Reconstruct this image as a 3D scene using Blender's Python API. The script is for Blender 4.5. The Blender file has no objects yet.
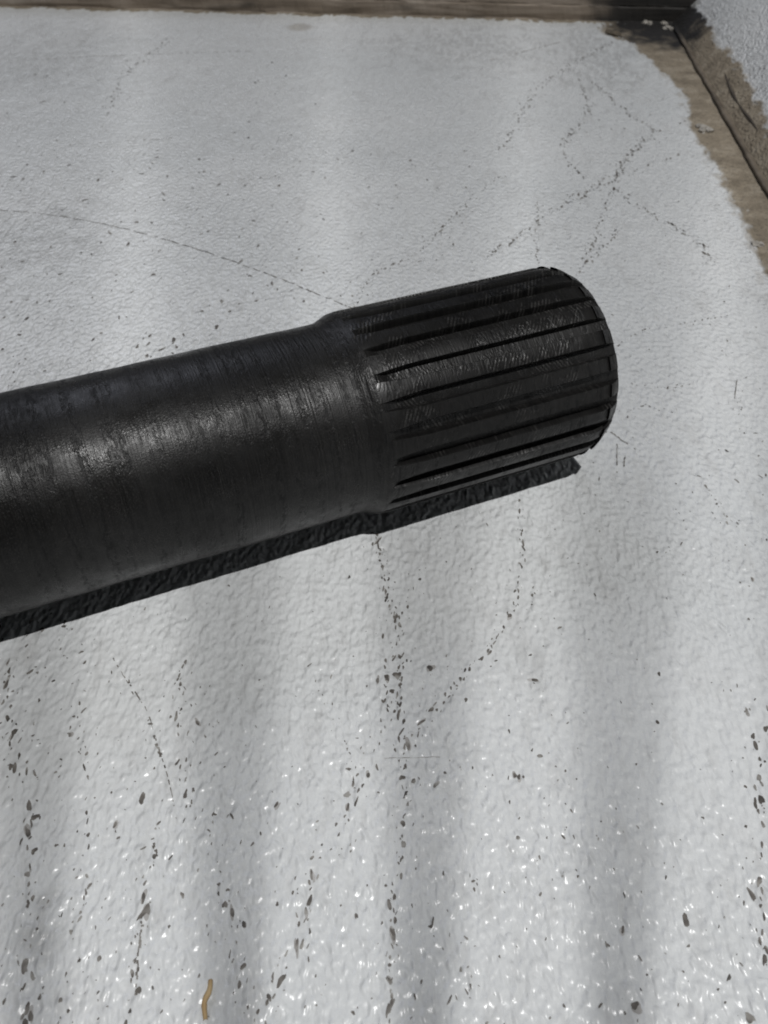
import bpy, bmesh, math, random
import numpy as np
from mathutils import Vector, Matrix

# ------------------------------------------------------------------ scene
scene = bpy.context.scene
col = scene.collection
random.seed(7)
RNG = np.random.default_rng(11)
U = 0.03                      # one unit of the layout = radius of the splined end (30 mm)

# camera -----------------------------------------------------------------
PITCH, ROLL, CAM_H, FPX = 0.76983, 0.00218, 6.0522, 842.66
cd = bpy.data.cameras.new('camera')
cam = bpy.data.objects.new('camera', cd); col.objects.link(cam)
cd.sensor_fit = 'VERTICAL'; cd.sensor_height = 36.0; cd.sensor_width = 27.0
cd.lens = FPX / 1024 * 36.0
cd.clip_start = 0.005; cd.clip_end = 50
fwd = Vector((0, math.cos(PITCH), -math.sin(PITCH)))
rgt0 = Vector((1, 0, 0)); up0 = rgt0.cross(fwd)
rgt = rgt0 * math.cos(ROLL) + up0 * math.sin(ROLL)
upv = up0 * math.cos(ROLL) - rgt0 * math.sin(ROLL)
mw = Matrix((rgt, upv, -fwd)).transposed().to_4x4()
mw.translation = Vector((0, 0, CAM_H * U))
cam.matrix_world = mw
cd.dof.use_dof = True; cd.dof.focus_distance = 7.2 * U; cd.dof.aperture_fstop = 34
scene.camera = cam

# world: the dim light of the room --------------------------------------
w = bpy.data.worlds.new('World'); scene.world = w; w.use_nodes = True
bg = w.node_tree.nodes['Background']
bg.inputs[0].default_value = (0.80, 0.90, 1.0, 1); bg.inputs[1].default_value = 0.016

# lamps -------------------------------------------------------------------
def area(name, loc, target, size, power, colr, shape='DISK'):
    l = bpy.data.lights.new(name, 'AREA'); l.shape = shape; l.size = size
    l.energy = power; l.color = colr
    o = bpy.data.objects.new(name, l); col.objects.link(o)
    o.location = loc
    o.rotation_euler = (Vector(target) - Vector(loc)).to_track_quat('-Z', 'Y').to_euler()
    return o
tgt = Vector((0, 6.5 * U, 0))
sdir = Vector((0.165, -0.352, 1.0))
LAMP = tgt + sdir * 2.6
area('ceiling_lamp', LAMP, tgt, 0.028, 63, (1.0, 0.992, 0.98))
area('cool_fill', Vector((-1.3, 2.6, 2.4)), tgt, 1.8, 16, (0.82, 0.86, 1.0))  # added soft cool fill that lifts the side wall and far floor

scene.view_settings.view_transform = 'Standard'
scene.view_settings.look = 'None'
scene.view_settings.exposure = 0.0
scene.view_settings.gamma = 1.0
scene.cycles.filter_width = 1.9
scene.view_settings.use_curve_mapping = False

# ------------------------------------------------------------------ helpers
def tag(o, label=None, cat=None, group=None, kind=None):
    if label: o['label'] = label
    if cat: o['category'] = cat
    if group: o['group'] = group
    if kind: o['kind'] = kind
    return o

def link(name, me, mat=None, parent=None):
    o = bpy.data.objects.new(name, me); col.objects.link(o)
    if mat: me.materials.append(mat)
    if parent: o.parent = parent
    return o

def empty(name, loc=(0, 0, 0), rz=0):
    o = bpy.data.objects.new(name, None); col.objects.link(o)
    o.location = loc; o.rotation_euler = (0, 0, rz); o.empty_display_size = 0.01
    return o

def mesh(name, v, f, smooth=True):
    me = bpy.data.meshes.new(name); me.from_pydata(v, [], f); me.update()
    if smooth: me.polygons.foreach_set('use_smooth', [True] * len(me.polygons))
    return me

def fast_grid(name, X, Y, Z):
    """quad mesh from 2-D arrays"""
    n, m = X.shape
    co = np.stack([X, Y, Z], -1).reshape(-1, 3).astype(np.float32)
    i = np.arange(n * m).reshape(n, m)
    q = np.stack([i[:-1, :-1], i[1:, :-1], i[1:, 1:], i[:-1, 1:]], -1).reshape(-1, 4)
    me = bpy.data.meshes.new(name)
    me.vertices.add(len(co)); me.vertices.foreach_set('co', co.ravel())
    me.loops.add(q.size); me.loops.foreach_set('vertex_index', q.ravel().astype(np.int32))
    me.polygons.add(len(q))
    me.polygons.foreach_set('loop_start', np.arange(0, q.size, 4, dtype=np.int32))
    me.polygons.foreach_set('loop_total', np.full(len(q), 4, np.int32))
    me.polygons.foreach_set('use_smooth', np.ones(len(q), bool))
    me.update(calc_edges=True)
    return me

_perm = np.random.default_rng(5).permutation(1024)
_ang = np.random.default_rng(6).uniform(0, 2 * np.pi, 1024)
def perlin(x, y, seed=0):
    xi = np.floor(x).astype(np.int64); yi = np.floor(y).astype(np.int64)
    xf = x - xi; yf = y - yi
    u = xf * xf * xf * (xf * (xf * 6 - 15) + 10); v = yf * yf * yf * (yf * (yf * 6 - 15) + 10)
    def g(a, b, dx, dy):
        h = _perm[(_perm[(a + seed * 57) & 1023] + b + seed * 131) & 1023]
        t = _ang[h]
        return np.cos(t) * dx + np.sin(t) * dy
    n00 = g(xi, yi, xf, yf); n10 = g(xi + 1, yi, xf - 1, yf)
    n01 = g(xi, yi + 1, xf, yf - 1); n11 = g(xi + 1, yi + 1, xf - 1, yf - 1)
    a = n00 + u * (n10 - n00); b = n01 + u * (n11 - n01)
    return (a + v * (b - a)) * 1.5
def sstep(a, b, x):
    t = np.clip((x - a) / (b - a), 0, 1); return t * t * (3 - 2 * t)

# node helper
class NT:
    def __init__(self, name):
        self.m = bpy.data.materials.new(name); self.m.use_nodes = True
        self.t = self.m.node_tree; self.n = self.t.nodes
        self.b = self.n['Principled BSDF']
    def new(self, typ, **kw):
        nd = self.n.new(typ)
        for k, v in kw.items():
            if k in ('ins',):
                for a, b in v.items(): self.set(nd.inputs[a], b)
            else: setattr(nd, k, v)
        return nd
    def set(self, sock, val):
        if hasattr(val, 'is_linked'): self.t.links.new(val, sock)
        else: sock.default_value = val
    def math(self, op, a, b=None, c=None, clamp=False):
        nd = self.new('ShaderNodeMath', operation=op, use_clamp=clamp)
        self.set(nd.inputs[0], a)
        if b is not None: self.set(nd.inputs[1], b)
        if c is not None: self.set(nd.inputs[2], c)
        return nd.outputs[0]
    def vmath(self, op, a, b):
        nd = self.new('ShaderNodeVectorMath', operation=op)
        self.set(nd.inputs[0], a); self.set(nd.inputs[1], b); return nd.outputs[0]
    def noise(self, vec, scale, detail=3, rough=.55, dist=0):
        nd = self.new('ShaderNodeTexNoise')
        self.set(nd.inputs['Vector'], vec); nd.inputs['Scale'].default_value = scale
        nd.inputs['Detail'].default_value = detail; nd.inputs['Roughness'].default_value = rough
        nd.inputs['Distortion'].default_value = dist
        return nd.outputs['Fac']
    def ramp(self, fac, stops):
        nd = self.new('ShaderNodeValToRGB'); self.set(nd.inputs[0], fac)
        els = nd.color_ramp.elements
        while len(els) < len(stops): els.new(0.5)
        for e, (p, c) in zip(els, stops):
            e.position = p; e.color = (*c, 1) if len(c) == 3 else c
        return nd.outputs[0]
    def mr(self, v, a, b, c=0., d=1.):
        nd = self.new('ShaderNodeMapRange', clamp=True)
        self.set(nd.inputs[0], v)
        for k, q in zip((1, 2, 3, 4), (a, b, c, d)): nd.inputs[k].default_value = q
        return nd.outputs[0]
    def mix(self, f, a, b):
        nd = self.new('ShaderNodeMix', data_type='RGBA')
        self.set(nd.inputs[0], f); self.set(nd.inputs[6], a); self.set(nd.inputs[7], b)
        return nd.outputs[2]
    def mapping(self, vec, scale, rot=(0, 0, 0)):
        nd = self.new('ShaderNodeMapping'); self.set(nd.inputs[0], vec)
        nd.inputs['Scale'].default_value = scale; nd.inputs['Rotation'].default_value = rot
        return nd.outputs[0]
    def bump(self, h, strength, dist, normal=None):
        nd = self.new('ShaderNodeBump'); self.set(nd.inputs['Height'], h)
        nd.inputs['Strength'].default_value = strength; self.set(nd.inputs['Distance'], dist)
        if normal is not None: self.set(nd.inputs['Normal'], normal)
        return nd.outputs[0]
    def attr(self, name):
        return self.new('ShaderNodeAttribute', attribute_name=name).outputs['Fac']
    def obj(self): return self.new('ShaderNodeTexCoord').outputs['Object']
    def uv(self): return self.new('ShaderNodeTexCoord').outputs['UV']
    def out(self, **kw):
        for k, v in kw.items(): self.set(self.b.inputs[k.replace('_', ' ')], v)
        return self.m
C4 = lambda r, g, b: (r, g, b, 1.0)

# ------------------------------------------------------------------ materials
def mat_panel(name):
    n = NT(name); o = n.obj()
    dirt = n.attr('dirt'); grime = n.attr('grime')
    big = n.noise(o, 9, 3)
    base = n.mix(n.mr(big, .35, .7), C4(.63, .647, .653), C4(.69, .702, .705))
    smudge = n.noise(n.mapping(o, (1.6, .6, 1)), 55, 4, .6)
    base = n.mix(n.math('MULTIPLY', n.mr(smudge, .56, .80), .35), base, C4(.36, .35, .335))
    fine = n.noise(o, 900, 3, .7)
    base = n.mix(n.math('MULTIPLY', n.mr(fine, .58, .8), .30), base, C4(.40, .395, .385))
    streak = n.noise(n.mapping(o, (1, .28, 1)), 330, 3, .6)              # dust caught in the embossing
    base = n.mix(n.math('MULTIPLY', n.mr(streak, .50, .72), .22), base, C4(.34, .335, .325))
    base = n.mix(grime, base, C4(.17, .165, .155))
    dn = n.noise(o, 70, 5, .65); df = n.noise(o, 420, 4, .7)
    dcol = n.ramp(dn, [(.25, (.13, .108, .078)), (.5, (.25, .21, .156)), (.72, (.35, .305, .24))])
    dcol = n.mix(n.mr(df, .48, .85), dcol, C4(.10, .084, .064))
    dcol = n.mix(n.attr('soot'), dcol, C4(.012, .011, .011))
    colr = n.mix(dirt, base, dcol)
    rough = n.math('ADD', n.mr(fine, .3, .7, .25, .34), n.math('MULTIPLY', dirt, .6))
    h = n.noise(n.mapping(o, (1, .6, 1)), 740, 0, .5)
    h = n.math('ADD', h, n.math('MULTIPLY', n.mr(n.noise(n.mapping(o, (1, .65, 1)), 560, 1, .4), .40, .85), .8))
    nrm = n.bump(h, .8, n.mr(n.noise(o, 14, 2), .3, .7, .00052, .00088))
    nrm = n.bump(n.math('MULTIPLY', dn, dirt), .5, .002, nrm)
    return n.out(Base_Color=colr, Roughness=rough, Normal=nrm, Specular_IOR_Level=.5)

def mat_steel(name, hatch):
    n = NT(name); uv = n.uv()
    # uv: u = distance along the axis in radii, v = angle in radians
    mott = n.noise(n.mapping(uv, (14, 10, 1)), 1.0, 4, .65)
    rings = n.noise(n.mapping(uv, (11, .35, 1)), 1.0, 2, .5)          # broad turning rings
    ringf = n.noise(n.mapping(uv, (60, .5, 1)), 1.0, 2, .6)           # fine turning lines
    dash = n.noise(n.mapping(uv, (28, 9, 1)), 1.0, 3, .6)             # broken dark dashes along the rings
    speck = n.noise(n.mapping(uv, (75, 55, 1)), 1.0, 2, .6)
    patch = n.noise(n.mapping(uv, (2.4, 3.0, 1)), 1.0, 4, .6, .3)
    base = n.ramp(n.math('ADD', n.math('MULTIPLY', ringf, .45), n.math('MULTIPLY', mott, .55)), [(.36, (.0045, .0044, .0043)), (.62, (.0135, .013, .0125))])
    dk = n.math('MULTIPLY', n.mr(rings, .47, .60), n.mr(dash, .46, .58))
    base = n.mix(n.math('MULTIPLY', dk, .85), base, C4(.0018, .0018, .0019))
    base = n.mix(n.math('MULTIPLY', n.mr(speck, .68, .8), .35), base, C4(.06, .056, .05))
    # fine tool marks, only in worn patches
    warp = n.math('MULTIPLY', n.noise(n.mapping(uv, (5, 5, 1)), 1.0, 1), .012)
    sep = n.new('ShaderNodeSeparateXYZ'); n.set(sep.inputs[0], uv)
    k = n.math('ADD', n.math('ADD', sep.outputs[0], n.math('MULTIPLY', sep.outputs[1], -.55 if hatch else -.25)), warp)
    hw = n.math('MULTIPLY_ADD', n.math('SINE', n.math('MULTIPLY', k, 2 * math.pi / (.038 if hatch else .031))), .5, .5)
    worn = n.mr(patch, .46, .60)
    hm = n.math('MULTIPLY', hw, n.math('MULTIPLY', worn, n.mr(mott, .40, .55)))
    h = n.math('ADD', n.math('MULTIPLY', hm, .42 if hatch else .16),
               n.math('ADD', n.math('MULTIPLY', ringf, .45 if hatch else 1.0), n.math('ADD', n.math('MULTIPLY', dk, -.55), n.math('MULTIPLY', speck, .12 if hatch else .50))))
    nrm = n.bump(h, .5, .00030)
    # bare bright steel where the blacking is rubbed thin
    if hatch: fleck = n.math('MULTIPLY', n.mr(hm, .30, .75), n.mr(speck, .36, .52))
    else: fleck = n.math('MULTIPLY', n.math('MULTIPLY_ADD', worn, .75, .25), n.mr(speck, .52, .68))
    metal = n.math('MULTIPLY', fleck, .26 if hatch else .20)
    base = n.mix(metal, base, C4(.17, .165, .16) if hatch else C4(.115, .112, .108))
    rough = n.math('ADD', n.mr(n.math('ADD', mott, n.math('MULTIPLY', speck, .4)), .45, .95, .36, .22), n.math('ADD', n.mr(patch, .40, .60, .16, 0.), n.math('MULTIPLY', dk, .15)))
    return n.out(Base_Color=base, Roughness=rough, Normal=nrm, Metallic=metal, Specular_IOR_Level=.32)

def mat_chip():
    n = NT('bare_spot'); o = n.obj()
    c = n.ramp(n.noise(o, 260, 2), [(.32, (.055, .050, .045)), (.50, (.13, .118, .105)), (.66, (.32, .31, .29))])
    return n.out(Base_Color=c, Roughness=.6)
def mat_scuff():
    n = NT('grey_scuff'); o = n.obj()
    c = n.ramp(n.noise(o, 300, 3), [(.3, (.30, .29, .275)), (.7, (.46, .45, .44))])
    return n.out(Base_Color=c, Roughness=.5)
def mat_wood():
    n = NT('weathered_wood'); o = n.obj()
    g = n.noise(n.mapping(o, (6, 90, 130)), 1.3, 5, .65, .5)
    c = n.ramp(g, [(.28, (.07, .056, .042)), (.45, (.18, .145, .11)), (.6, (.29, .245, .20)), (.78, (.40, .36, .315))])
    st = n.noise(n.mapping(o, (14, 40, 60)), 1.2, 4, .6)
    c = n.mix(n.mr(st, .52, .72), c, C4(.055, .047, .038))
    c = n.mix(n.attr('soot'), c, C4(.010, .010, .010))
    return n.out(Base_Color=c, Roughness=.75, Normal=n.bump(g, .6, .001))
def mat_sealant():
    n = NT('old_sealant'); o = n.obj()
    c = n.ramp(n.noise(o, 60, 4, .6), [(.3, (.085, .068, .05)), (.6, (.175, .145, .11)), (.8, (.235, .20, .155))])
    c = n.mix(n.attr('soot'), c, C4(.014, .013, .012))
    return n.out(Base_Color=c, Roughness=.6, Normal=n.bump(n.noise(o, 250, 3), .5, .001))
def mat_plain(name, a, b, scale, rough=.7):
    n = NT(name); c = n.ramp(n.noise(n.obj(), scale, 3), [(.3, a), (.7, b)])
    return n.out(Base_Color=c, Roughness=rough)

M_PANEL = mat_panel('white_embossed_panel')
M_BODY = mat_steel('blackened_steel_turned', False)
M_TOOTH = mat_steel('blackened_steel_milled', True)
M_CHIP = mat_chip(); M_SCUFF = mat_scuff(); M_WOOD = mat_wood(); M_SEAL = mat_sealant()
M_STRAW = mat_plain('dry_straw', (.40, .27, .13), (.55, .42, .24), 250)
M_CRUMB = mat_plain('pale_crumb', (.24, .22, .19), (.44, .42, .385), 300)
M_CLOD = mat_plain('brown_clod', (.05, .042, .03), (.13, .105, .075), 300, .9)

# ------------------------------------------------------------------ setting: floor panel and the two sides
K = np.array([7.4225, 24.391])                # inner corner of the tray
E1 = np.array([0.9964, -0.0853])              # along the back edge, to the right
E2 = np.array([0.0853, 0.9964])               # along the side, away from the camera
def st_xy(s, t):                              # s: distance left of the side, t: distance in front of the back
    return K[0] - s * E1[0] - t * E2[0], K[1] - s * E1[1] - t * E2[1]
def xy_st(x, y):
    dx, dy = K[0] - x, K[1] - y
    return dx * E1[0] + dy * E1[1], dx * E2[0] + dy * E2[1]

def emboss(s, t, seed=0):
    """stucco embossing: short wandering ridges, longer towards the camera than across"""
    ws = s + .05 * perlin(s / .21, t / .3, seed + 1); wt = t + .09 * perlin(s / .2, t / .33, seed + 2)
    n1 = perlin(ws / .085, wt / .30, seed + 3)
    n2 = perlin(ws / .14 + 9, wt / .42, seed + 4)
    ridge = (1 - sstep(.0, .60, np.abs(n1))) * sstep(-.25, .25, n2)
    dome = sstep(.0, .55, perlin(ws / .11 + 31, wt / .30, seed + 5))
    low = perlin(s / .9, t / 1.3, seed + 6)
    return .0050 * ridge + .0054 * dome + .0034 * n2 + .006 * low - .0065

def edge_noise(s, t, seed):
    return .16 * perlin(t / 2.2, s * .3 + 4, seed) + .05 * perlin(t / .42, s / .5, seed + 1) + .035 * perlin(s / .12, t / .17, seed + 2) + .035 * perlin(s / .06, t / .09, seed + 3)

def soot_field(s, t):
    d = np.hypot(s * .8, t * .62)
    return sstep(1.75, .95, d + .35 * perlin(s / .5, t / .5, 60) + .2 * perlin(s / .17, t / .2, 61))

def add_attr(me, name, arr):
    a = me.attributes.new(name, 'FLOAT', 'POINT'); a.data.foreach_set('value', arr.ravel().astype(np.float32))

sl = np.concatenate([np.arange(0, 2, .033), np.arange(2, 9.5, .022), np.arange(9.5, 20.01, .055)])
tl = np.concatenate([np.arange(0, 14, .052), np.arange(14, 17, .035), np.arange(17, 24, .024), np.arange(24, 31, .1)])
Sg, Tg = np.meshgrid(sl, tl, indexing='ij')
Hg = emboss(Sg, Tg)
Xg, Yg = st_xy(Sg, Tg)
me = fast_grid('floor_panel', Xg * U, Yg * U, Hg * U)
width = .70 + .50 * np.exp(-((Tg - 1.6) / 1.9) ** 2)
valley = (Hg + .0015) * 36
en = edge_noise(Sg, Tg, 20)
dirt = sstep(.07, -.07, Sg - width + en + valley * .22)
dirt = np.maximum(dirt, sstep(.05, -.05, Tg - .16 + .5 * en + valley * .4))
dirt = np.maximum(dirt, sstep(.10, -.10, np.hypot(Sg - 1.0, (Tg - .5) * .6) - .62 + en + valley))
# loose dirt caught in the hollows just beyond the edge
fringe = sstep(.30, .0, Sg - width) * sstep(.25, .6, perlin(Sg / .16, Tg / .3, 41) - valley * .5 + .15)
dirt = np.maximum(dirt, .5 * fringe)
# brown mark and the dull patch near the back edge
def spot(x, y, a, b, s0=Sg, t0=Tg):
    ss, tt = xy_st(x, y); return np.hypot((Sg - ss) / a, (Tg - tt) / b)
def floor_point(px, py):
    d = rgt * ((px - 384) / FPX) - upv * ((py - 512) / FPX) + fwd
    k = CAM_H / -d.z
    return d.x * k, d.y * k
for (px, py, a, b, k) in [(300, 27, .42, .42, .55), (610, 30, .25, .5, .9)]:
    x, y = floor_point(px, py)
    dirt = np.maximum(dirt, k * sstep(1.1, .5, spot(x, y, a, b) + 2.2 * en))
grime = np.zeros_like(Sg)
for (px, py, a, b, k) in [(470, 45, 2.4, 2.2, .24), (600, 55, 1.4, 3.0, .26), (20, 240, 1.2, 1.5, .25), (545, 665, .3, .4, .22),
                          (240, 700, .2, .2, .12), (40, 915, .2, .25, .3), (35, 60, 2., 3., .2)]:
    x, y = floor_point(px, py)
    grime = np.maximum(grime, k * sstep(1.15, .3, spot(x, y, a, b) + .8 * perlin(Sg / .4, Tg / .5, 71)) * sstep(-.35, .25, perlin(Sg / .10, Tg / .25, 72) - valley * .5))
add_attr(me, 'dirt', dirt); add_attr(me, 'grime', grime); add_attr(me, 'soot', soot_field(Sg, Tg))
floor = link('floor', me, M_PANEL); tag(floor, kind='structure')
def floor_z(x, y):
    s, t = xy_st(np.asarray(x, float), np.asarray(y, float)); return emboss(s, t)

# right-hand side: the same embossed panel standing up, dirty along its foot
tw = np.concatenate([np.arange(-.1, 14, .05), np.arange(14, 30, .12)]); hw_ = np.concatenate([np.arange(-.02, 3.2, .03), np.arange(3.2, 9.01, .1)])
Tw, Hw = np.meshgrid(tw, hw_, indexing='ij')
Bw = emboss(Hw + 40, Tw, 9)
WB = math.radians(48)                         # the side leans outwards
Bw = Bw * .45
Xw, Yw = st_xy(-Hw * math.cos(WB) + Bw * math.sin(WB), Tw)
me = fast_grid('side_panel', Xw * U, Yw * U, (Hw * math.sin(WB) + Bw * math.cos(WB)) * U)
enw = edge_noise(Hw + 7, Tw, 30); vw = (Bw + .002) * 40
dw = sstep(.07, -.07, Hw - .66 + .09 * sstep(5, 9, Tw) * 2 + .7 * enw + vw * .6)
add_attr(me, 'dirt', dw); add_attr(me, 'grime', .3 * sstep(.9, .0, Hw - .65) * sstep(-.2, .3, perlin(Hw / .12, Tw / .2, 77)))
add_attr(me, 'soot', soot_field(Hw * .9, Tw + .1))
tag(link('wall_side', me, M_PANEL), kind='structure')

# sealant bead in the joint, and a thin dark tube standing for a crack at the wall
def tube_along(name, pts, rad, mat, seg=12, soot=None, parent=None, flat=1.0):
    v, f, so = [], [], []
    n = len(pts)
    for i, p in enumerate(pts):
        a = Vector(pts[max(i - 1, 0)]); b = Vector(pts[min(i + 1, n - 1)])
        d = (b - a).normalized(); sx = d.cross(Vector((0, 0, 1))).normalized(); sz = sx.cross(d)
        r = rad(i / (n - 1)) if callable(rad) else rad
        for k in range(seg):
            t = 2 * math.pi * k / seg
            q = Vector(p) + sx * math.cos(t) * r + sz * math.sin(t) * r * flat
            v.append(tuple(q * U)); so.append(soot[i] if soot is not None else 0)
    for i in range(n - 1):
        for k in range(seg):
            k2 = (k + 1) % seg
            f.append((i * seg + k, i * seg + k2, (i + 1) * seg + k2, (i + 1) * seg + k))
    f.append(tuple(range(seg))[::-1]); f.append(tuple((n - 1) * seg + k for k in range(seg)))
    me = mesh(name, v, f)
    add_attr(me, 'soot', np.array(so))
    return link(name, me, mat, parent)
pts, so = [], []
for i in range(150):
    t = .5 + 28 * i / 149
    s = .05 + .022 * float(perlin(np.array([t / 2.7]), np.array([3.3]), 50)[0]) + .008 * float(perlin(np.array([t / .4]), np.array([9.3]), 51)[0])
    x, y = st_xy(s, t); pts.append((x, y, .05))
    so.append(float(sstep(2.6, .9, np.array(t))))
o = tube_along('sealant_bead', pts, lambda q: .052 + .006 * math.sin(q * 61) + .006 * math.sin(q * 170), M_SEAL, soot=so, flat=.8)
tag(o, 'thin tan sealant bead running along the dirty joint at the right', 'sealant')
pts, so = [], []
for i in range(110):
    t = 5.0 + 3.2 * i / 109
    w_ = .40 + .03 * math.sin(t * 1.7) - .012 * t; x, y = st_xy(-w_ * math.cos(WB), t); pts.append((x, y, w_ * math.sin(WB) + 0 * t)); so.append(.55)
o = tube_along('crack_line', pts, lambda q: .008 + .030 * abs(math.sin(q * 5 + .5)) * math.sin(math.pi * q) , M_SEAL, soot=so, seg=8)
tag(o, 'thin dark crack line on the dirty foot of right wall', 'sealant')

# back edge: weathered wooden batten
nb, prof = 290, [(-.02, -.02), (.0, .012), (-.015, .30), (.012, .335), (.0, .37), (-.01, .92), (.04, .985), (.12, 1.0), (.55, 1.0), (.6, .95), (.6, -.02)]
v, f, so = [], [], []
for i in range(nb):
    s = -4.5 + 25 * (i / (nb - 1))
    for k, (d, z) in enumerate(prof):
        wob = .03 * float(perlin(np.array([s / .8]), np.array([k * 1.7]), 80)[0]) + .012 * float(perlin(np.array([s / .17]), np.array([k * 2.9]), 81)[0])
        x, y = st_xy(s, -d - .03 + (wob if z < .97 else 0)); v.append((x * U, y * U, (z + (.5 * wob if z > .1 else 0)) * U))
        so.append(float(sstep(2.5, 1.6, np.array(s + .8 * float(perlin(np.array([s / .5]), np.array([z * 3]), 82)[0])))) * .93)
m_ = len(prof)
for i in range(nb - 1):
    for k in range(m_):
        k2 = (k + 1) % m_; f.append((i * m_ + k, (i + 1) * m_ + k, (i + 1) * m_ + k2, i * m_ + k2))
f.append(tuple(range(m_))); f.append(tuple((nb - 1) * m_ + k for k in range(m_))[::-1])
me = mesh('wooden_batten', v, f, False); add_attr(me, 'soot', np.array(so))
tag(link('wooden_batten', me, M_WOOD), 'weathered brown wooden batten along the back edge of white floor', 'batten')

# added unseen bars below the ceiling lamp, placed so their soft shadows stripe the floor
shadow_root = empty('shadow_bars', LAMP); tag(shadow_root, kind='structure')
GP = Vector((0, -5.86 * U, 0)); gb = (GP - LAMP).normalized()
M_BAR = mat_plain('grey_bar', (.22, .22, .22), (.32, .32, .32), 40)
for k in range(-4, 5):
    th = math.radians(2.0 + 9.4 * k)
    d0 = Vector((math.sin(th), math.cos(th), 0)); dp = d0 - gb * d0.dot(gb); q = dp.length; dp.normalize()
    ends = []
    for D in (5.0 * U, 38 * U):
        fpt = GP + d0 * D; fr = .15 / (D * q); ends.append(LAMP + (fpt - LAMP) * fr)
    me_b = bmesh.new()
    bmesh.ops.create_cone(me_b, cap_ends=True, segments=16, radius1=.0019, radius2=.0019, depth=(ends[0] - ends[1]).length)
    me = bpy.data.meshes.new('shadow_bar'); me_b.to_mesh(me); me_b.free()
    o = link('shadow_bar', me, M_BAR, shadow_root)
    o.location = (ends[0] + ends[1]) / 2 - LAMP
    o.rotation_euler = (ends[0] - ends[1]).to_track_quat('Z', 'Y').to_euler()

# ------------------------------------------------------------------ the splined shaft
PHI = 0.403838; PX, PY = -0.04283, 6.67189; RS = 0.93186; SEND = 2.13; NT_ = 24
AX_Z = 1.006
shaft = empty('splined_shaft', (PX * U, PY * U, AX_Z * U), PHI)
tag(shaft, 'black steel shaft with a splined end lying across the white floor', 'shaft')

def lathe(name, prof, seg, mat, parent, wob=0.0):
    """prof: list of (axial, radius); local x is the axis"""
    v, f, uvs = [], [], []
    for i, (s, r) in enumerate(prof):
        for k in range(seg):
            t = 2 * math.pi * k / seg
            v.append((s * U, math.cos(t) * r * U, math.sin(t) * r * U))
    me_f = []
    for i in range(len(prof) - 1):
        for k in range(seg):
            k2 = (k + 1) % seg
            f.append((i * seg + k, i * seg + k2, (i + 1) * seg + k2, (i + 1) * seg + k)); me_f.append((i, k))
    f.append(tuple(range(seg))[::-1]); f.append(tuple((len(prof) - 1) * seg + k for k in range(seg)))
    me = mesh(name, v, f)
    uvl = me.uv_layers.new(name='UVMap')
    for p in me.polygons:
        for li in p.loop_indices:
            vi = me.loops[li].vertex_index; i, k = divmod(vi, seg)
            ang = 2 * math.pi * k / seg
            if len(p.vertices) == 4 and k == 0 and any(me.loops[l].vertex_index % seg == seg - 1 for l in p.loop_indices): ang = 2 * math.pi
            arc = prof[i][0] if i < len(prof) - 3 else prof[i][0] + (prof[-3][1] - prof[i][1])
            uvl.data[li].uv = (arc, ang)
    return link(name, me, mat, parent)

# plain turned bar, slightly uneven along its length
prof = [(-13.0, .80), (-12.96, .88), (-12.9, RS)]
s = -12.8
while s < -.56:
    prof.append((s, RS + .0022 * math.sin(s * 3.1) + .0012 * math.sin(s * 11.7) + random.uniform(-.0006, .0006))); s += .09
prof += [(-.50, RS), (-.465, RS + .001), (-.45, RS + .004), (-.425, RS + .014), (-.385, RS + .031), (-.345, RS + .048), (-.328, RS + .0555), (-.315, RS + .0590), (-.305, RS + .0602),
         (-.295, .9925), (-.275, .990), (-.262, .982), (-.25, .955), (-.22, .88)]   # the shoulder climbs to the spline
lathe('shaft_body', prof, 144, M_BODY, shaft)
# root cylinder between the teeth, end face with a centre hole
core = lathe('spline_core', [(-.30, .970), (-.265, .984), (-.245, .976), (-.21, .955), (-.16, .935), (-.08, .923), (.0, .920), (1.0, .920), (SEND - .05, .922), (SEND - .016, .922), (SEND, .915), (SEND, .22), (SEND - .04, .19), (SEND - .22, .05)], 96, M_TOOTH, shaft)

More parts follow.
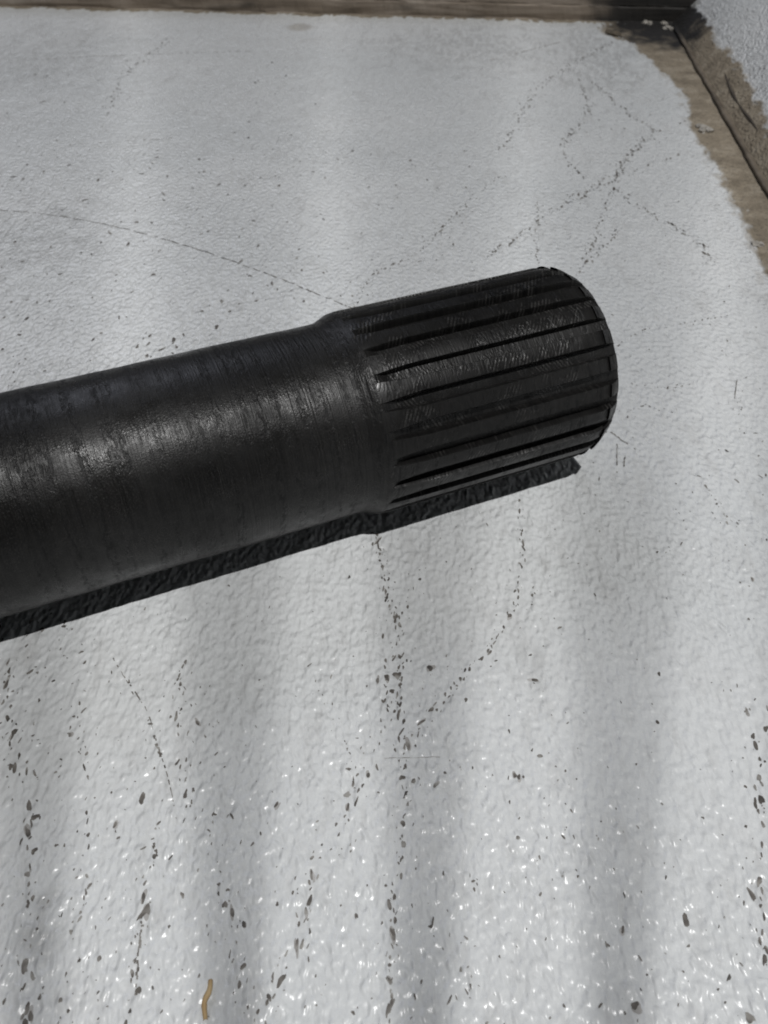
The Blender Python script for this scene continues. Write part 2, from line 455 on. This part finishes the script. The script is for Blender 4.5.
def tooth_mesh(var):
    rr = random.Random(var)
    sec = [-.36, -.31, -.25, -.18, -.10, -.02, .06, .14]
    while sec[-1] < SEND - .2: sec.append(sec[-1] + .16)
    sec += [SEND - .13, SEND - .09, SEND - .05, SEND - .02, SEND + .002]
    P = [(-5.05, .905), (-4.80, .922), (-4.42, .958), (-4.15, .986), (-3.85, .9985), (-2, 1.0), (0, 1.0), (2, 1.0), (3.85, .9985), (4.15, .986), (4.42, .958), (4.80, .922), (5.05, .905)]
    v, f, uv = [], [], []
    for i, s in enumerate(sec):
        cut = 0
        if s <= -.35: cut = .04
        elif s <= -.30: cut = .008
        e = SEND - s
        if e < .13: cut = .080 * (1 - e / .13) ** 1.1
        wide = .95 + .40 * min(1.0, max(0, 1 - (s + .27) / .36)) ** 1.3
        for (a, r) in P:
            j = rr.uniform(-.0007, .0007) if .95 < r else 0
            ja = rr.uniform(-.04, .04) if r > .95 else 0
            if r > .95 and rr.random() < .025: j -= .004
            rad = min(r + j, 1.0 + j - cut) if cut else r + j
            t = math.radians(90 - (a * wide + ja))
            v.append((s * U, math.cos(t) * rad * U, math.sin(t) * rad * U)); uv.append((s, math.radians(a) + var * .83))
    m = len(P)
    for i in range(len(sec) - 1):
        for k in range(m - 1):
            f.append((i * m + k, i * m + k + 1, (i + 1) * m + k + 1, (i + 1) * m + k))
    f.append(tuple(range(m))[::-1]); f.append(tuple((len(sec) - 1) * m + k for k in range(m)))
    me = mesh('spline_tooth', v, f)
    me.polygons.foreach_set('use_smooth', [len(p.vertices) == 4 for p in me.polygons])
    u = me.uv_layers.new(name='UVMap')
    for l in me.loops: u.data[l.index].uv = uv[l.vertex_index]
    me.materials.append(M_TOOTH)
    # keep the crest edges crisp
    bm = bmesh.new(); bm.from_mesh(me); bmesh.ops.recalc_face_normals(bm, faces=bm.faces)
    for e in bm.edges:
        if len(e.link_faces) == 2 and e.calc_face_angle(0) > math.radians(24): e.smooth = False
    bm.to_mesh(me); bm.free()
    return me
variants = [tooth_mesh(k) for k in range(8)]
# groove edge angles read at 107.3 + 15k deg in the plane across the axis -> tooth centres lie 4.1 deg before
for k in range(NT_):
    o = bpy.data.objects.new('spline_tooth', variants[(k * 5) % 8]); col.objects.link(o); o.parent = shaft
    ang = 107.3 - 3.9 + k * 360 / NT_
    o.rotation_euler = (math.radians(ang - 90), 0, 0)

# ------------------------------------------------------------------ marks on the floor (bare spots, scratches, scuffs)
class Marks:
    def __init__(self): self.v = []; self.f = []
    def blob(self, x, y, wd, ln, ang, lift=.0035, n=12):
        if self is not scf and wd * ln < .004 and wd * ln > .0010 and random.random() < .22: scf.blob(x + random.uniform(-.3, .3) * wd, y + random.uniform(-.3, .3) * ln, wd * 1.35, ln * 1.4, ang, .0018)
        base = len(self.v); c, s = math.cos(ang), math.sin(ang)
        ph = random.uniform(0, 6.28); am = random.uniform(.05, .35); a3 = random.uniform(0, .25)
        ring = []
        for k in range(n):
            t = 2 * math.pi * k / n
            r = 1 + am * math.sin(2 * t + ph) + a3 * math.sin(3 * t + 2 * ph) + random.uniform(-.09, .09)
            a, b = math.cos(t) * wd * r * .5, math.sin(t) * ln * r * .5
            ring.append((x + a * c - b * s, y + a * s + b * c))
        ring.append((x, y))
        zz = floor_z([p[0] for p in ring], [p[1] for p in ring])
        for (p, z) in zip(ring, zz): self.v.append((p[0] * U, p[1] * U, (float(z) + lift) * U))
        for k in range(n): self.f.append((base + k, base + (k + 1) % n, base + n))
    def strip(self, pts, wd, lift=.0035, gap=0.0):
        L = [Vector((p[0], p[1])) for p in pts]
        for i in range(len(L) - 1):
            a, b = L[i], L[i + 1]; d = b - a
            if d.length < 1e-6: continue
            n = max(1, int(d.length / .05)); side = Vector((-d.y, d.x)).normalized()
            for k in range(n):
                if random.random() < gap: continue
                p, q = a + d * (k / n), a + d * ((k + 1) / n)
                w0 = wd * random.uniform(.4, 1.1) * .5; j = side * random.uniform(-.25, .25) * wd
                quad = [p + side * w0 + j, p - side * w0 + j, q - side * w0 + j, q + side * w0 + j]
                zz = floor_z([c.x for c in quad], [c.y for c in quad]); b0 = len(self.v)
                for c, z in zip(quad, zz): self.v.append((c.x * U, c.y * U, (float(z) + lift) * U))
                self.f.append((b0, b0 + 1, b0 + 2, b0 + 3))
    def build(self, name, mat, label, cat):
        me = mesh(name, self.v, self.f, False)
        return tag(link(name, me, mat), label, cat, kind='stuff')

ELONG = math.atan2(-E2[0], E2[1])
chips, scr, scf = Marks(), Marks(), Marks()
def catmull(P, n):
    out = []
    for i in range(len(P) - 1):
        p0, p1, p2, p3 = [Vector(P[max(0, min(len(P) - 1, i + d))]) for d in (-1, 0, 1, 2)]
        for k in range(n):
            t = k / n
            out.append(.5 * ((2 * p1) + (-p0 + p2) * t + (2 * p0 - 5 * p1 + 4 * p2 - p3) * t * t + (-p0 + 3 * p1 - 3 * p2 + p3) * t ** 3))
    out.append(Vector(P[-1])); return out
def trail(px, size=1.0, dens=1.0, spread=.03, step=.075, fine=True):
    P = catmull([floor_point(*p) for p in px], 24)
    acc = 0; nxt = random.uniform(0, step)
    if fine: trail(px, size * .5, dens * .8, spread * 2.2 + .02, step * .8, False)
    for a, b in zip(P[:-1], P[1:]):
        d = (b - a); L = d.length
        if L < 1e-6: continue
        while acc + L > nxt:
            q = a + d * ((nxt - acc) / L); sd = Vector((-d.y, d.x)) / L
            if random.random() < .9 * dens:
                q = q + sd * random.gauss(0, spread)
                k = size * random.choice([.5, .7, .85, 1, 1.0, 1.35])
                tr = math.atan2(d.y, d.x) - math.pi / 2
                if tr > math.pi / 2: tr -= math.pi
                if tr < -math.pi / 2: tr += math.pi
                chips.blob(q.x, q.y, .030 * k * random.uniform(.7, 1.2), .060 * k * random.uniform(.6, 1.6), .6 * ELONG + .4 * tr + random.gauss(0, .25))
            nxt += step * random.uniform(.5, 1.6)
        acc += L
trails = [  # (course on the floor, size, density, spread)
 ([(376, 532), (385, 590), (397, 630), (400, 700), (404, 760), (403, 850), (394, 900), (390, 1000), (388, 1035)], 1.25, 1.0, .022),
 ([(396, 650), (387, 690), (375, 740), (360, 790), (335, 830), (312, 880), (294, 940), (272, 990), (256, 1030)], 1.15, 1.0, .05),
 ([(519, 500), (522, 560), (510, 610), (490, 650), (468, 672), (440, 700), (416, 730), (402, 745)], 1.0, .9, .02),
 ([(428, 568), (415, 590), (398, 618)], .9, .9, .02), ([(380, 545), (392, 600), (396, 622)], .8, .8, .03),
 ([(318, 690), (335, 720), (350, 752), (368, 772)], .6, .7, .02), ([(532, 582), (533, 610)], .9, .9, .02),
 ([(6, 660), (6, 697), (20, 767), (24, 802), (27, 861), (30, 920), (29, 990), (27, 1030)], 1.35, 1.0, .03),
 ([(80, 697), (84, 744), (89, 783), (86, 837), (88, 876), (78, 923), (68, 990), (70, 1030)], .95, .9, .03),
 ([(161, 818), (157, 849), (146, 884), (144, 912), (132, 951), (135, 998), (127, 1030)], 1.25, .9, .02),
 ([(184, 662), (182, 700), (180, 748), (178, 775), (199, 814), (216, 853), (224, 890), (234, 939), (236, 1025)], 1.05, .85, .03),
 ([(172, 690), (176, 720), (190, 745), (193, 790)], .8, .8, .05),
 ([(762, 700), (758, 780), (763, 833), (763, 874), (763, 934), (766, 970)], 1.35, .95, .035),
 ([(352, 312), (373, 276), (410, 257), (456, 215), (493, 181), (512, 174)], 1.25, 1.0, .03),
 ([(486, 257), (527, 230), (558, 207), (580, 198), (597, 182), (614, 174), (640, 143), (656, 132)], 1.35, 1.0, .035),
 ([(499, 151), (516, 125), (535, 91), (561, 72), (577, 60), (612, 42)], 1.45, 1.0, .06),
 ([(580, 79), (588, 113), (565, 140), (569, 162), (586, 179)], 1.5, 1.0, .03),
 ([(592, 81), (614, 100), (640, 121), (658, 132)], 1.5, 1.0, .04),
 ([(614, 187), (647, 211), (682, 231), (702, 246), (712, 264)], 1.3, 1.0, .035),
 ([(613, 188), (602, 217), (596, 237), (579, 272)], 1.25, .95, .03), ([(618, 230), (584, 267)], 1.1, .9, .02),
 ([(537, 202), (537, 263)], 1.1, .8, .02), ([(656, 138), (629, 157), (614, 181), (590, 190), (558, 205)], 1.4, 1.0, .05),
 ([(690, 150), (638, 169), (618, 182)], 1.0, .7, .02), ([(617, 346), (645, 328), (690, 322), (730, 314)], .9, .9, .02),
 ([(622, 380), (650, 387), (690, 385)], .9, .8, .02), ([(617, 413), (647, 408), (680, 412)], .8, .8, .02),
 ([(172, 36), (140, 62), (125, 73), (107, 115)], 1.5, .9, .06), ([(700, 480), (725, 512), (740, 530)], .9, .8, .02),
 ([(720, 350), (740, 390), (735, 420)], .6, .5, .03), ([(430, 870), (445, 910), (462, 960), (470, 1000)], .9, .6, .05),
 ([(560, 760), (572, 830), (580, 900)], .7, .5, .05), ([(100, 655), (140, 700)], .8, .6, .05)]
for px, sz, dn, sp in trails: trail(px, sz * (.62 if px[0][1] > 300 else .72), dn, sp)
for px, sz, dn, sp in (trails[0], trails[1], trails[2]): trail(px, sz * .68, 1.0, sp * .5, .11, False)
# scattered spots, thick on the left and thinning to the right
def scatter(n, x0, x1, y0, y1, size, power=1.0):
    for _ in range(n):
        px, py = random.uniform(x0, x1), y0 + (y1 - y0) * random.random() ** power
        x, y = floor_point(px, py)
        k = .8 * size * random.choice([.4, .5, .6, .7, .9, 1.3])
        chips.blob(x, y, .028 * k * random.uniform(.6, 1.3), .046 * k * random.uniform(.6, 1.7), ELONG + random.gauss(0, .5))
scatter(260, -60, 260, 150, 390, 1.5); scatter(90, 0, 330, 60, 200, 1.5); scatter(120, 260, 480, 150, 310, 1.35)
scatter(170, -60, 260, 600, 1030, .75); scatter(60, -40, 90, 620, 780, .95); scatter(120, 260, 560, 520, 1030, .75); scatter(110, 540, 800, 420, 1030, .7)
scatter(110, 560, 768, 200, 560, .8); scatter(160, 0, 768, 540, 1030, .5); scatter(60, 560, 690, 40, 140, 1.2)
for (px, py, wd, ln) in [(686, 920, .05, .08), (35, 817, .055, .05), (142, 798, .045, .09), (540, 756, .05, .03), (515, 775, .03, .04), (518, 838, .03, .03),
                         (535, 680, .06, .03), (430, 668, .05, .06), (144, 912, .035, .13), (396, 675, .05, .07), (750, 1018, .05, .07), (635, 1005, .05, .05)]:
    x, y = floor_point(px, py); chips.blob(x, y, wd, ln, ELONG + random.gauss(0, .3), n=10)
def scratch(px, wd, gap, to=scr):
    to.strip(catmull([floor_point(*p) for p in px], 10), wd, gap=gap)
scratch([(0, 210), (60, 216), (130, 230), (200, 250), (270, 275), (330, 299), (352, 308)], .022, .25)
scratch([(113, 658), (125, 678), (137, 695), (148, 714), (161, 755), (170, 785), (174, 806)], .011, .45); scratch([(154, 735), (161, 757)], .024, .05)
scratch([(142, 925), (138, 960), (136, 995)], .020, .2); scratch([(152, 838), (157, 856)], .022, .1)
scratch([(611, 432), (628, 444)], .022, .1); scratch([(617, 444), (617, 473)], .012, .2); scratch([(625, 455), (624, 466)], .015, .1)
scratch([(26, 60), (120, 55), (255, 51)], .035, .45, scf); scratch([(94, 143), (172, 138)], .025, .4, scf); scratch([(490, 60), (560, 42)], .05, .4, scf)
scratch([(33, 770), (38, 779)], .018, .1); scratch([(737, 380), (733, 410)], .012, .2); scratch([(380, 758), (440, 757)], .008, .5, scf)
chips.build('paint_chips', M_CHIP, 'small dark spots where the white paint has worn off the floor', 'paint chips')
scr.build('scratches', M_CHIP, 'thin dark scratches in the white floor around the shaft', 'scratches')
scf.build('scuffs', M_SCUFF, 'faint grey scuff marks on the white floor', 'scuffs')

# ------------------------------------------------------------------ small loose things
def lump(name, x, y, sx, sy, sz, mat, label, cat, group=None, seed=0):
    bm = bmesh.new(); bmesh.ops.create_icosphere(bm, subdivisions=2, radius=1)
    rr = random.Random(seed)
    for vv in bm.verts:
        k = 1 + rr.uniform(-.35, .3); vv.co = Vector((vv.co.x * sx * k, vv.co.y * sy * k, max(vv.co.z, -.5) * sz * k)) * U
    me = bpy.data.meshes.new(name); bm.to_mesh(me); bm.free()
    o = link(name, me, mat); o.location = (x * U, y * U, (float(floor_z(x, y)) + sz * .4) * U); o.rotation_euler[2] = rr.uniform(0, 6)
    return tag(o, label, cat, group)
# dry straw fragment near the front edge
P = catmull([floor_point(*p) for p in [(211, 981), (210, 992), (205, 1004), (206, 1021)]], 5)
v, f = [], []
for i, p in enumerate(P):
    d = (P[min(i + 1, len(P) - 1)] - P[max(i - 1, 0)]).normalized(); sd = Vector((-d.y, d.x)); q = i / (len(P) - 1)
    wd = .020 * (1 - .45 * abs(q - .5)) * random.uniform(.9, 1.1); z = .028 + .012 * math.sin(q * 3)
    for k in range(7):
        t = math.pi * (1.15 * k / 6 - .07); v.append(((p.x + sd.x * wd * math.cos(t)) * U, (p.y + sd.y * wd * math.cos(t)) * U, (z + .022 * math.sin(t) - .01) * U))
    for k in range(7):
        t = math.pi * (1.07 - 1.15 * k / 6); v.append(((p.x + sd.x * wd * .75 * math.cos(t)) * U, (p.y + sd.y * wd * .75 * math.cos(t)) * U, (z + .013 * math.sin(t) - .012) * U))
for i in range(len(P) - 1):
    for k in range(14):
        k2 = (k + 1) % 14; f.append((i * 14 + k, i * 14 + k2, (i + 1) * 14 + k2, (i + 1) * 14 + k))
f.append(tuple(range(14))[::-1]); f.append(tuple((len(P) - 1) * 14 + k for k in range(14)))
tag(link('straw_fragment', mesh('straw_fragment', v, f), M_STRAW), 'short tan straw fragment at the front edge of the white floor', 'straw')
x, y = floor_point(612, 34)
lump('dirt_clod', x, y, .13, .26, .06, M_CLOD, 'small brown dirt clod on white floor near the dark corner', 'dirt', seed=3)
k = 0
for (px, py) in [(650, 24), (657, 20), (664, 24), (668, 29), (672, 30), (645, 23), (641, 2), (634, 1)]:
    x, y = floor_point(px, max(py, 20)); k += 1
    lump('pale_crumb', x, y, random.uniform(.05, .09), random.uniform(.06, .12), .05, M_CRUMB, 'tiny pale crumb lying in the sooty back corner', 'crumb', 'crumbs in the dark corner', seed=20 + k)
for (px, py) in [(700, 127), (704, 129), (709, 131), (702, 132), (756, 245)]:
    x, y = floor_point(px, py); k += 1
    lump('pale_crumb', x, y, random.uniform(.05, .085), random.uniform(.06, .11), .045, M_CRUMB, 'tiny pale crumb lying in the brown dirt along the right joint', 'crumb', 'crumbs in the dirt at the right', seed=20 + k)
